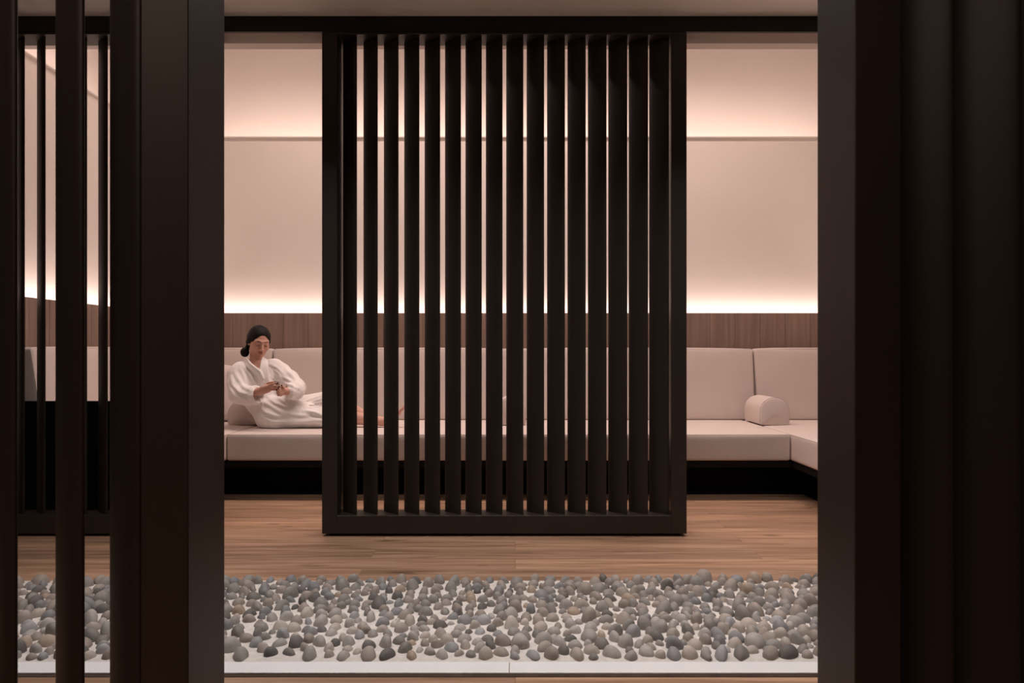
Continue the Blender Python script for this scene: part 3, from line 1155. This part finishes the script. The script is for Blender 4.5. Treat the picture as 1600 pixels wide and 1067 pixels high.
# opening under the raised flap, showing the thigh
for y_ in (4.93, 4.98, 5.03, 5.08):
    R.chain([W(476, 637.5, y_), W(494, 634, y_ + .02), W(530, 628, y_ + .02)], [.004, .020, .036], .006, 'sub')
for y_ in (5.03, 5.08, 5.13, 5.17):
    R.cone(W(492, 633, y_), W(530, 628, y_ + .01), .010, .030, .006, 'sub')
# hem
R.half(W(524, 640, 5.1), unit((1, 0, -.15)), .004)


def cuff(c, ax, r, sq=1.0):
    """rolled sleeve end with a hollow mouth"""
    a = unit(np.cross(ax, (0, 0, 1.0)))
    b = np.cross(a, ax)
    R.cone(c + ax * (r + .010), c + ax * (r + .05), r + .006, r + .010, .003, 'sub')
    for q in (0.0, .014):
        ring = [c + ax * (.010 - q) + (a * math.cos(2 * PI * i / 20) * sq + b * math.sin(2 * PI * i / 20)) * r for i in range(21)]
        R.chain(ring, [.009] * 21, .010)
    R.cone(c - ax * .012, c + ax * .09, r - .010, r - .007, .004, 'sub')


cuff(cuR, axR, .060)
cuff(cuL, axL, .047)
# neckline: V cut down to the crossing of the lapels
R.chain([W(397, 560, 5.02), W(400, 569, 4.99), W(406.5, 580, 4.955)], [.046, .030, .003], .005, 'sub')
R.cone(H(0, -.05, -.03), NB, .054, .054, .006, 'sub')
robe = R.mesh('bathrobe', M['robe'], None, 2)
del R

# folds of the cloth, modelled into the surface: (points in the photograph's frame, half width px, height m)
folds = [
    ([(366, 580), (372, 592), (381, 604), (392, 610)], 2.6, .007),
    ([(361, 588), (364, 602), (374, 613), (390, 617)], 2.4, .007),
    ([(375, 576), (381, 588), (386, 602)], 2.2, .006),
    ([(358, 604), (366, 618), (380, 624), (398, 626)], 2.4, .007),
    ([(363, 624), (376, 629), (392, 630)], 2.0, .005),
    ([(383, 574), (391, 586), (400, 600), (404, 612)], 2.2, .006),
    ([(390, 574), (399, 586), (408, 600)], 1.8, .005),
    ([(420, 568), (432, 574), (443, 584)], 2.4, .006),
    ([(426, 575), (436, 584), (440, 596)], 2.0, .006),
    ([(448, 578), (460, 590), (470, 604)], 2.6, .007),
    ([(441, 588), (452, 594), (466, 596)], 2.2, .007),
    ([(444, 598), (458, 602), (472, 610)], 2.0, .006),
    ([(456, 620), (466, 616), (474, 608)], 2.0, .005),
    ([(423, 576), (426, 590), (436, 600)], 1.8, .005),
    ([(406, 636), (416, 645), (432, 650), (452, 650)], 2.6, .008),
    ([(412, 628), (424, 634), (440, 645), (470, 648), (508, 644)], 3.0, .008),
    ([(410, 650), (424, 659), (460, 660), (508, 657)], 2.8, .008),
    ([(420, 622), (430, 630), (446, 636), (470, 637)], 2.4, .008),
    ([(436, 622), (448, 630), (462, 632), (476, 628)], 2.2, .007),
    ([(452, 640), (480, 643), (508, 649)], 2.6, .006),
    ([(461, 634), (478, 627), (505, 616)], 2.2, .007),
    ([(470, 636), (486, 628), (508, 620)], 1.8, .006),
    ([(474, 641), (492, 645), (510, 652)], 2.2, .006),
    ([(405, 622), (410, 630), (408, 642)], 1.8, .005),
]
nv = len(robe.data.vertices)
co = np.empty(nv * 3); robe.data.vertices.foreach_get('co', co); co = co.reshape(-1, 3)
no = np.empty(nv * 3); robe.data.vertices.foreach_get('normal', no); no = no.reshape(-1, 3)
PX = 805 + co[:, 0] * F / co[:, 1]
PY = 550 - (co[:, 2] - 1) * F / co[:, 1]
disp = np.zeros(nv)
for pts, w, amp in folds:
    pts = np.array(pts, float)
    best = np.full(nv, 1e9); sgn = np.zeros(nv); tt = np.zeros(nv)
    Ls = np.linalg.norm(np.diff(pts, axis=0), axis=1); tot = Ls.sum(); acc = 0
    for i in range(len(pts) - 1):
        a, ab = pts[i], pts[i + 1] - pts[i]
        t_ = np.clip(((PX - a[0]) * ab[0] + (PY - a[1]) * ab[1]) / (ab @ ab), 0, 1)
        ox, oy = PX - a[0] - t_ * ab[0], PY - a[1] - t_ * ab[1]
        dd = np.hypot(ox, oy)
        m_ = dd < best
        best[m_] = dd[m_]
        sgn[m_] = np.sign(ab[0] * oy - ab[1] * ox)[m_]
        tt[m_] = ((acc + t_ * Ls[i]) / tot)[m_]
        acc += Ls[i]
    sd = best * sgn
    tap = np.sin(PI * np.clip(tt, .04, .96)) ** .6
    disp += amp * tap * (np.exp(-(sd / w) ** 2) - .75 * np.exp(-((sd - 1.9 * w) / (w * 1.1)) ** 2))
face_ = np.clip((-no[:, 1] - .05) / .3, 0, 1)
# a little soft unevenness everywhere
soft = np.array([noise.noise(Vector(c * 14)) for c in co]) * .0035
co += no * (disp * face_ + soft)[:, None]
robe.data.vertices.foreach_set('co', co.ravel())
robe.data.update()
robe.data.transform(PINV)
robe.parent = person
robe['label'] = 'white towelling bathrobe with shawl collar'
bpy.context.view_layer.update()


# lapels laid on the robe's front
def on_robe(px, py):
    p = Vector(W(px, py, 4.55)) - Vector((-1.85, 5.05, SEAT_Z1))
    d = (Vector(W(px, py, 5.3)) - Vector(W(px, py, 4.55))).normalized()
    hit, loc, n_, i = robe.ray_cast(p, d)
    return (loc.y + 5.05) if hit else None


def resample(pts, n):
    pts = np.array(pts, float)
    L = np.concatenate([[0], np.cumsum(np.linalg.norm(np.diff(pts, axis=0), axis=1))])
    u = np.linspace(0, L[-1], n)
    return np.stack([np.interp(u, L, pts[:, 0]), np.interp(u, L, pts[:, 1])], 1)


def lapel(LP, inner, outer, cap, r, lift, n=26, m=6):
    A_, C_ = resample(inner, n), resample(outer, n)
    Yg = np.full((n, m), np.nan)
    for i in range(n):
        for j in range(m):
            q = A_[i] + (C_[i] - A_[i]) * j / (m - 1)
            y = on_robe(*q)
            if y is not None and y < 5.14:
                Yg[i, j] = y
    for i in range(n):          # where the neck opening leaves no cloth, follow the outer edge
        for j in range(m - 2, -1, -1):
            if np.isnan(Yg[i, j]) or Yg[i, j] > Yg[i, j + 1] + .012:
                Yg[i, j] = Yg[i, j + 1]
    capn = np.interp(np.linspace(0, 1, n), np.linspace(0, 1, len(cap)), cap)
    for j in range(m):
        Yg[:, j] = np.fmin(Yg[:, j], capn)
        col = Yg[:, j]
        ok = ~np.isnan(col)
        col = np.interp(np.arange(n), np.arange(n)[ok], col[ok])
        for _ in range(6):
            c2 = col.copy()
            c2[1:-1] = (col[:-2] + col[1:-1] * 2 + col[2:]) / 4
            col = c2
        Yg[:, j] = col
    G = [[W(*(A_[i] + (C_[i] - A_[i]) * j / (m - 1)), Yg[i, j] - lift) for j in range(m)] for i in range(n)]
    for i in range(n):
        for j in range(m - 1):
            LP.cone(G[i][j], G[i][j + 1], r, r, .004)
        if i:
            for j in range(m):
                LP.cone(G[i - 1][j], G[i][j], r, r, .004)
            LP.cone(G[i - 1][0], G[i][0], r * 1.5, r * 1.5, .006)


LP = Field((-2.2, 4.80, 0.62), (-1.75, 5.30, 1.02), 0.003)
lapel(LP, [(385, 560), (391, 568), (399, 574.5), (407, 581), (412, 592)], [(380.5, 564.5), (387, 573.5), (395.5, 580.5), (403, 587), (409, 597)], (5.05, 5.005, 4.980, 4.965, 4.96), .0045, .003)
lapel(LP, [(411, 559), (408.5, 570), (407.3, 580), (409, 589), (413, 600)], [(417, 562.5), (418, 574), (418.5, 587), (421, 600)], (5.06, 5.01, 4.985, 4.97, 4.965), .0045, .007)
lap = LP.mesh('shawl_collar', M['robe'], None, 2)
lap.data.transform(PINV)
lap.parent = robe

tag(person, 'woman in a white bathrobe reclining on the sofa, holding a small cup', 'person')
person.name = 'person'

# cup
cc = W(433.0, 599.6, YC + .006)
t = empty('cup', tuple(cc - np.array((0, 0, .030))))
t.rotation_euler = (0.10, 0.12, 0)
bm = bmesh.new()
prof = [(0, .0), (.017, 0), (.020, .003), (.0235, .020), (.0262, .052), (.0252, .0535), (.0238, .052), (.0215, .020), (.018, .006), (0, .005)]
n = 32
rings = []
for r, z in prof:
    if r == 0:
        rings.append([bm.verts.new((0, 0, z))])
    else:
        rings.append([bm.verts.new((r * math.cos(2 * PI * k / n), r * math.sin(2 * PI * k / n), z)) for k in range(n)])
for A, B_ in zip(rings[:-1], rings[1:]):
    for k in range(n):
        k2 = (k + 1) % n
        if len(A) == 1:
            bm.faces.new((A[0], B_[k2], B_[k]))
        elif len(B_) == 1:
            bm.faces.new((A[k], A[k2], B_[0]))
        else:
            bm.faces.new((A[k], A[k2], B_[k2], B_[k]))
from_bm('cup_body', bm, M['cup'], t, True, 0.9)
tag(t, 'small pale handleless cup held in both hands of the woman', 'cup')
